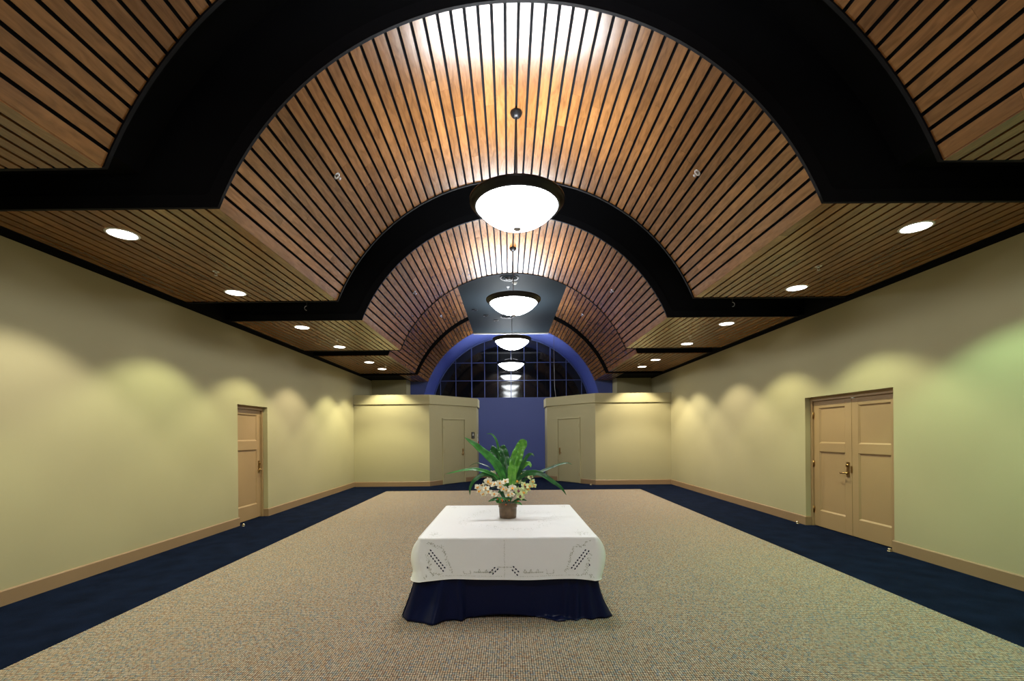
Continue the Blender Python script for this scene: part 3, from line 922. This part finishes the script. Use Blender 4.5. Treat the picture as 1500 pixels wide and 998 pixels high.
# --- white cloth
pw = perim(90, .03, .008)
DROP = .345
def white_point(x, y, nx, ny, side, u, t, eps=0.):
    """t in 0..1 down the overhang"""
    X, Y = TX+x, TY+y
    drop = DROP
    if side == 0:
        drop += .012*max(0,1-u/.2)**1.5 + .018*max(0,1-(1-u)/.12)**1.5 - .006*math.sin(u*7+.6)
        o = .030*t + .004*math.sin(u*21+1)*t + .02*t*max(0,(1-min(u,1-u)/.15))
        sh = 0.
        if u < .12: sh = .0
    elif side == 1:
        o = .02*t + .065*math.sin(t**.8*PI*.94)*max(.25, 1-u/.35)+ .008*math.sin(u*45)*t
    elif side == 3:
        o = .02*t + .065*math.sin(t**.8*PI*.94)*max(.25, 1-(1-u)/.35)+ .008*math.sin(u*45)*t
        o = max(o, (.05+.14*max(0,(u-.75)/.25)**1.3)*(DROP*t/.68)**1.6+.014)
    elif side == 2:
        o = .03*t + .006*math.sin(u*40)*t
    elif side == 3.5:
        o = (1-u)*max(.02*t+.065*math.sin(t**.8*PI*.94), .19*(DROP*t/.68)**1.6+.016) + u*.05*t
        drop += .012
    else:
        w = u if side in (.5, 2.5) else 1-u
        o = .050*t*(1-w) + (.02*t+.065*math.sin(t**.8*PI*.94))*w
        drop += .012
        if side == 2.5: o = max(o, .15*(DROP*t/.68)**1.6+.016)
    # soft shoulder over the table edge
    z = TZ+.004 - drop*t
    o += eps
    return (X+nx*o, Y+ny*o, z)
mb = MB()
rows = []
ns = 14
for k in range(ns+1):
    s_ = k/ns
    rows.append([(TX+p[0]*s_*.992, TY+p[1]*s_*.992, TZ+.0055+.0009*math.sin(p[0]*s_*23+1)*math.sin(p[1]*s_*19)) for p in pw])
for k in range(0, 25):
    t = k/24
    rows.append([white_point(*p, t, .004) for p in pw])
mb.grid(rows, closed=True)
hem = [white_point(*p, 1., .004) for p in pw]
n_ = len(hem)
# rolled hem
ring = []
for i in range(n_):
    ring.append(hem[i])
mb.tube(ring+[ring[0]], .0035, 6, caps=False)
# embroidery and cutwork laid on the same cloth
def front_pos(u, t, eps=.0065):
    a, b_ = TA+.008, TB+.008; cr = .03
    x = -a+cr+(2*a-2*cr)*u
    return white_point(x, -b_, 0, -1, 0, u, t, eps)
def patch_front(cu, cv, ang, l, w, mat, n=6):
    """lozenge on the front panel; cu in metres from the left, cv metres down"""
    ca, sa = math.cos(ang), math.sin(ang); pts = []
    for k in range(n):
        a = 2*PI*k/n
        e0, e1 = l*math.cos(a), w*math.sin(a)
        du, dv = e0*ca - e1*sa, e0*sa + e1*ca
        pts.append(front_pos(min(1,max(0,(cu+du)/(2*TA))), min(1,max(0,(cv+dv)/DROP))))
    mb.poly(pts, mat)
def patch_top(x, y, ang, l, w, mat, n=6):
    ca, sa = math.cos(ang), math.sin(ang)
    mb.poly([(TX+x+l*math.cos(2*PI*k/n)*ca - w*math.sin(2*PI*k/n)*sa, TY+y+l*math.cos(2*PI*k/n)*sa + w*math.sin(2*PI*k/n)*ca, TZ+.0075) for k in range(n)], mat)
Wd = 2*TA
def ladder(u0, v0, u1, v1, n):
    L_ = math.hypot(u1-u0, v1-v0); tx, ty = (u1-u0)/L_, (v1-v0)/L_
    for i in range(n):
        w = (i+.5)/n
        for q in (-1, 1):
            patch_front(u0+(u1-u0)*w - ty*q*.0135 + tx*q*.006, v0+(v1-v0)*w + tx*q*.0135 + ty*q*.006, math.atan2(ty,tx)+R(8)*q, .0105, .0064, 2)
ladder(.055, .10, .195, .27, 8)
ladder(Wd-.055, .10, Wd-.195, .27, 8)
ladder(.655, .245, .595, .30, 3)
ladder(.785, .245, .845, .30, 3)
patch_front(.045, .235, 0, .006, .010, 2); patch_front(Wd-.045, .225, 0, .006, .010, 2)
def spray_front(path, n, j=.012, sc=1.):
    for i in range(n):
        w = (i+random.random())/n
        u, v = lerp_poly(path, w)
        patch_front(u+random.uniform(-j,j), v+random.uniform(-j,j), random.uniform(0,PI), random.uniform(.004,.0095)*sc, random.uniform(.0012,.0028)*sc, 1)
for fl in (0, 1):
    F_ = lambda P: [((Wd-u) if fl else u, v) for u, v in P]
    spray_front(F_([(.04,.03),(.10,.07),(.17,.07),(.20,.14),(.22,.22),(.26,.29)]), 70, .014)
    spray_front(F_([(.03,.13),(.06,.21),(.08,.29),(.16,.31)]), 46, .014)
    spray_front(F_([(.02,.32),(.05,.30)]), 8, .012)
    spray_front(F_([(.36,.27),(.36,.30),(.42,.30),(.42,.27)]), 20, .004, .7)
    spray_front(F_([(.45,.285),(.62,.287)]), 44, .001, .9)
    for c in (.50,.56,.61): spray_front(F_([(c-.012,.285),(c,.262),(c+.012,.285)]), 12, .003, .8)
    spray_front(F_([(.16,.315),(.70,.318)]), 70, .001, .55)
spray_front([(.655,.243),(.785,.243)], 22, .001, .8)
spray_front([(.72,.02),(.72,.33)], 50, .003, .6)
for k in range(330):
    a = 2*PI*random.random(); rr = .40 + .05*math.sin(4*a) + random.gauss(0,.035)
    patch_top(rr*math.cos(a)*1.15, rr*math.sin(a)*1.35, random.uniform(0,PI), random.uniform(.004,.010), random.uniform(.0014,.003), 1)
for k in range(160):
    sx, sy = random.choice((-1,1)), random.choice((-1,1))
    patch_top(sx*(.66+random.gauss(0,.03)), sy*(.75+random.gauss(0,.05)), random.uniform(0,PI), random.uniform(.004,.010), random.uniform(.0014,.003), 1)
white = mb.build('tablecloth', [M['linen'], M['stitch'], M['eyelet']], fix=False)
tag(white, 'white linen top cloth with cutwork embroidered corners under the plant', 'tablecloth')

# ------------------------------------------------------------------ potted plant
PX, PYY, PZ = -.135, 4.80, TZ+.0075
plant = empty('potted_plant', (PX, PYY, PZ), 0, 'green fern with cream orchids in brown pot on the white tablecloth', 'plant')
K = .0011
def zc(zx, zy, y=0.): return Vector(((zx-757)*K, y, (940-zy)*K))
mb = MB()
pr = [(0,0),(.082,0),(.088,.004),(.092,.05),(.0935,.09),(.0935,.112),(.0985,.114),(.100,.128),(.1,.158),(.098,.163),(.092,.163),(.090,.15),(.0,.148)]
mb.lathe(pr, 48)
mb.build('pot', M['pot'], plant)
mb = MB(); mb.lathe([(.091,.150),(.06,.162),(0,.168)], 28); mb.build('moss', M['moss'], plant)
def cat(P, n):
    P = [Vector(p) for p in P]
    Q = [2*P[0]-P[1]] + P + [2*P[-1]-P[-2]]
    out = []
    m_ = len(P)-1
    for i in range(n+1):
        s = i/n*m_; k = min(int(s), m_-1); t = s-k
        a, b_, c, e = Q[k], Q[k+1], Q[k+2], Q[k+3]
        out.append(.5*((2*b_) + (c-a)*t + (2*a-5*b_+4*c-e)*t*t + (3*b_-a-3*c+e)*t**3))
    return out
def leaf(pts, width, mat, tipround=False, facing=(0,-1,.25), fold=.22, ripple=.16, stalk=.3, twist=0., trunc=False, name='leaf'):
    n = 30; m_ = 8
    c = cat(pts, n); F_ = Vector(facing).normalized()
    rows = []; ph = random.uniform(0, 6)
    for i in range(n+1):
        s = i/n
        t = (c[min(i+1,n)]-c[max(i-1,0)]).normalized()
        sd = t.cross(F_)
        if sd.length < .05: sd = t.cross(Vector((0,0,1)))
        sd.normalize(); nn = sd.cross(t).normalized()
        if twist:
            q = Matrix.Rotation(twist*s, 3, t); sd = q @ sd; nn = q @ nn
        if trunc: w = min(1., .45+s*1.6) * (1. if s < .93 else math.sqrt(max(0.04, 1-((s-.93)/.07)**2)))
        elif tipround: w = min(1., (stalk+s*1.7)) * math.sqrt(max(.0004, 1-max(0,(s-.78)/.22)**2))
        else: w = min(1., (stalk+s*1.9)) * (1-s**2.6)**.8 + .02
        hwid = width*.5*w
        row = []
        for j in range(m_+1):
            x = j/m_*2-1
            e = ripple*hwid*(abs(x)**1.5)*math.sin(s*34+ph+ (1.3 if x > 0 else 0))
            row.append(c[i] + sd*(hwid*x) + nn*(-fold*hwid*(1-abs(x)) + e))
        rows.append(row)
    mb = MB(); mb.grid(rows)
    o = mb.build(name, mat, plant, fix=False)
    mid = MB()
    mid.tube([rows[i][m_//2] - (rows[i][m_] - rows[i][0]).normalized().cross((c[min(i+1,n)]-c[max(i-1,0)]).normalized())*0 for i in range(1, n-1)], [.0021*(1-.75*i/n) for i in range(1, n-1)], 6)
    mid.build('midrib', M['midrib'], o)
    md = o.modifiers.new('thick', 'SOLIDIFY'); md.thickness = .0014; md.offset = 0
    return o
def Z(*P): return [zc(*p) for p in P]
# far leaves first
leaf(Z((705,600,.03),(690,420,.07),(662,240,.10),(640,175,.11),(600,130,.12),(548,128,.13)), .026, M['leaf_m'], ripple=.05)
leaf(Z((735,640,.02),(715,500,.05),(660,370,.08),(610,300,.10),(585,288,.12)), .11, M['leaf_d'], tipround=True, facing=(-.1,-1,.1))
leaf(Z((750,640,.02),(745,500,.04),(735,380,.07),(705,285,.09),(680,258,.11)), .105, M['leaf_d'], tipround=True, facing=(.1,-1,.2))
leaf(Z((770,640,.02),(765,520,.05),(750,400,.08),(735,330,.09)), .06, M['leaf_d'])
leaf(Z((620,600,.02),(590,470,.06),(480,418,.10),(420,425,.12),(375,450,.13)), .018, M['leaf_d'], facing=(0,-.4,1), ripple=.05)
leaf(Z((740,640,0),(715,560,-.01),(650,420,-.02),(540,310,-.03),(440,225,-.04),(348,160,-.04)), .098, M['leaf_m'], facing=(.15,-1,.35), ripple=.2)
leaf(Z((780,650,.0),(800,520,.02),(825,390,.04),(870,290,.05),(905,230,.05),(915,182,.03)), .105, M['leaf_b'], tipround=True, facing=(-.1,-1,.1), ripple=.26)
leaf(Z((790,650,.0),(835,500,-.01),(868,390,0),(885,320,.02),(900,260,.03)), .07, M['leaf_b'], tipround=True, facing=(.3,-1,.1), ripple=.3)
leaf(Z((795,650,-.03),(798,570,-.06),(802,490,-.075),(805,432,-.07)), .092, M['leaf_b'], trunc=True, facing=(0,-1,.2), fold=.15, ripple=.06)
leaf(Z((805,660,-.01),(850,560,-.02),(900,430,-.02),(950,345,-.03),(990,325,-.04),(1018,350,-.05)), .045, M['leaf_d'], facing=(.35,-1,.2))
leaf(Z((800,650,.02),(860,510,.03),(910,440,.03),(955,418,.02),(978,432,.01),(984,458,0)), .062, M['leaf_b'], facing=(.1,-1,.5))
leaf(Z((700,640,-.02),(650,540,-.04),(560,490,-.07),(450,462,-.10),(330,470,-.12),(165,505,-.13)), .046, M['leaf_m'], facing=(0,-.8,.6), ripple=.16)
leaf(Z((690,640,-.02),(620,540,-.05),(540,510,-.08),(450,560,-.11),(405,630,-.12),(400,705,-.12)), .050, M['leaf_d'], facing=(-.2,-1,.3))
leaf(Z((830,650,.0),(930,580,.01),(1060,510,.02),(1180,462,.03),(1260,432,.03),(1335,418,.02),(1385,432,.01)), .034, M['leaf_d'], facing=(0,-.7,.7), ripple=.14)
leaf(Z((820,650,-.02),(870,560,-.04),(960,505,-.07),(1070,510,-.10),(1180,580,-.12),(1260,640,-.13),(1310,712,-.13)), .060, M['leaf_d'], facing=(.2,-1,.3), ripple=.13)
leaf(Z((740,700,0),(780,600,.0),(850,540,.03),(930,500,.05),(1020,495,.06)), .05, M['leaf_d'], facing=(0,-1,.4))
leaf(Z((725,780,-.06),(670,745,-.09),(620,750,-.11),(572,768,-.12)), .05, M['leaf_d'], facing=(0,-.7,.7))
leaf(Z((800,785,-.06),(850,755,-.09),(890,750,-.11),(938,765,-.11)), .042, M['leaf_d'], facing=(0,-.7,.7))
leaf(Z((780,780,-.06),(790,720,-.09),(830,690,-.11),(860,700,-.12)), .045, M['leaf_d'], facing=(0,-.9,.4))
leaf(Z((740,780,-.06),(720,720,-.09),(690,680,-.10),(660,690,-.11)), .05, M['leaf_d'], facing=(0,-.9,.4))
leaf(Z((760,780,-.06),(755,720,-.08),(740,680,-.09),(735,640,-.08)), .055, M['leaf_d'], facing=(0,-1,.2))
leaf(Z((820,790,-.07),(850,780,-.10),(875,790,-.11),(892,806,-.11)), .03, M['leaf_m'], facing=(0,-.8,.6))
leaf(Z((700,785,-.06),(660,770,-.09),(700,740,-.10),(790,765,-.10)), .04, M['leaf_m'], facing=(0,-.9,.5))
# orchids
petal_me, lip_me = {}, {}
def orchid_mesh(mat, lipmat, key):
    mb = MB()
    def pet(ang, L_, w, tilt):
        rows = []
        for i in range(7):
            s = i/6; r = .003+L_*s; hw_ = w*math.sin(PI*(.06+.9*s)**.8)*.5
            row = []
            for j in range(5):
                q = (j/4*2-1)*hw_
                up = tilt*(s-.2*s*s)*L_ - .25*abs(q)
                row.append((r*math.sin(ang)+q*math.cos(ang), -.004-up, r*math.cos(ang)-q*math.sin(ang)))
            rows.append(row)
        mb.grid(rows)
    pet(0, .027, .020, .15); pet(R(128), .026, .019, .15); pet(R(-128), .026, .019, .15)
    pet(R(72), .030, .034, .3); pet(R(-72), .030, .034, .3)
    o = mb.build('orchid_flower', mat, plant, fix=False)
    m2 = MB()
    rows = []
    for i in range(5):
        s = i/4
        rows.append([((j/4*2-1)*.010*math.sin(PI*(.15+.75*s)), -.008-.014*math.sin(s*2.2)-.003*(1-abs(j/4*2-1)), .004-.018*s) for j in range(5)])
    m2.grid(rows); m2.lathe([(0,.006),(.004,.003),(.004,-.003),(0,-.006)], 10, c=(0,-.010,.004))
    l_ = m2.build('lip', lipmat, o, fix=False)
    return o
FLW = [(478,640,-.09,0),(500,672,-.10,0),(520,625,-.07,0),(572,582,-.06,0),(600,612,-.08,0),(552,648,-.11,0),(578,682,-.12,0),(537,702,-.12,0),
       (632,705,-.12,0),(640,612,-.09,0),(683,598,-.10,0),(692,640,-.11,0),(735,588,-.10,0),(718,650,-.12,0),(752,668,-.125,0),(802,642,-.11,0),
       (790,700,-.125,0),(764,706,-.125,0),(612,520,.02,0),(882,530,.03,1),(850,590,-.02,1),(856,668,-.11,1),(912,620,-.09,1),(905,690,-.12,1),
       (872,722,-.12,1),(940,665,-.10,1),(960,632,-.09,1),(975,546,-.07,1),(992,592,-.06,1),(1004,630,-.06,1),(925,640,-.11,1)]
proto = {}
for i, (zx, zy, y, g) in enumerate(FLW):
    key = (g, i % 3 == 0)
    if key not in proto:
        o = orchid_mesh(M['petal_g'] if g else M['petal'], M['lip_r'] if (i % 3 == 0 and g) else M['lip_y'], key); proto[key] = o
    else:
        src = proto[key]; o = src.copy(); COL.objects.link(o); o.parent = plant
        for ch in list(src.children):
            c = ch.copy(); COL.objects.link(c); c.parent = o
    o.location = zc(zx, zy, y)
    o.rotation_euler = (random.uniform(-.85,-.15), random.uniform(-.5,.5), (zx-740)/420*.9+random.uniform(-.35,.35))
    sc = random.uniform(1.25, 1.5) * (.8 if zx > 960 else 1)
    o.scale = (sc, sc, sc)
mb = MB()
for path in ([(745,790,-.05),(690,640,-.05),(600,590,-.06),(478,635,-.08)], [(750,790,-.05),(700,700,-.08),(640,640,-.09),(540,690,-.11)],
             [(755,790,-.05),(740,660,-.07),(735,600,-.09)], [(765,790,-.05),(820,640,-.06),(920,560,-.06),(975,540,-.06),(1000,620,-.05)],
             [(770,790,-.05),(850,690,-.09),(910,640,-.10)], [(560,620,-.06),(515,575,-.07)]):
    mb.tube(cat([zc(*p) for p in path], 16), .0022, 6)
mb.build('flower_stems', M['stem'], plant)
for (zx, zy) in ((660,748),(700,752),(706,765),(740,800),(770,760),(855,770)):
    mb = MB(); r_ = .0075
    mb.lathe([(r_*math.sin(PI*k/8), -r_*math.cos(PI*k/8)) for k in range(9)], 12)
    o = mb.build('berry', M['berry'], plant); o.location = zc(zx, zy, -.105)

# ------------------------------------------------------------------ camera, world, view
cam = bpy.data.cameras.new('camera'); co = bpy.data.objects.new('camera', cam); COL.objects.link(co)
cam.sensor_width = 36; cam.sensor_fit = 'HORIZONTAL'; cam.lens = 660/1500*36
cam.shift_x = (750-745)/1500; cam.shift_y = (637-499)/1500
co.location = (CAMX, 0, 1.58); co.rotation_euler = (PI/2, R(.5), 0)
cam.clip_end = 100
scene.camera = co
scene.cycles.sample_clamp_indirect = 3.0
w = bpy.data.worlds.new('night'); scene.world = w; w.use_nodes = True
w.node_tree.nodes['Background'].inputs['Color'].default_value = (.002,.003,.006,1)
w.node_tree.nodes['Background'].inputs['Strength'].default_value = .3
scene.view_settings.view_transform = 'Standard'; scene.view_settings.look = 'None'
scene.view_settings.gamma = 1; scene.view_settings.use_curve_mapping = False
scene.view_settings.exposure = 0.0
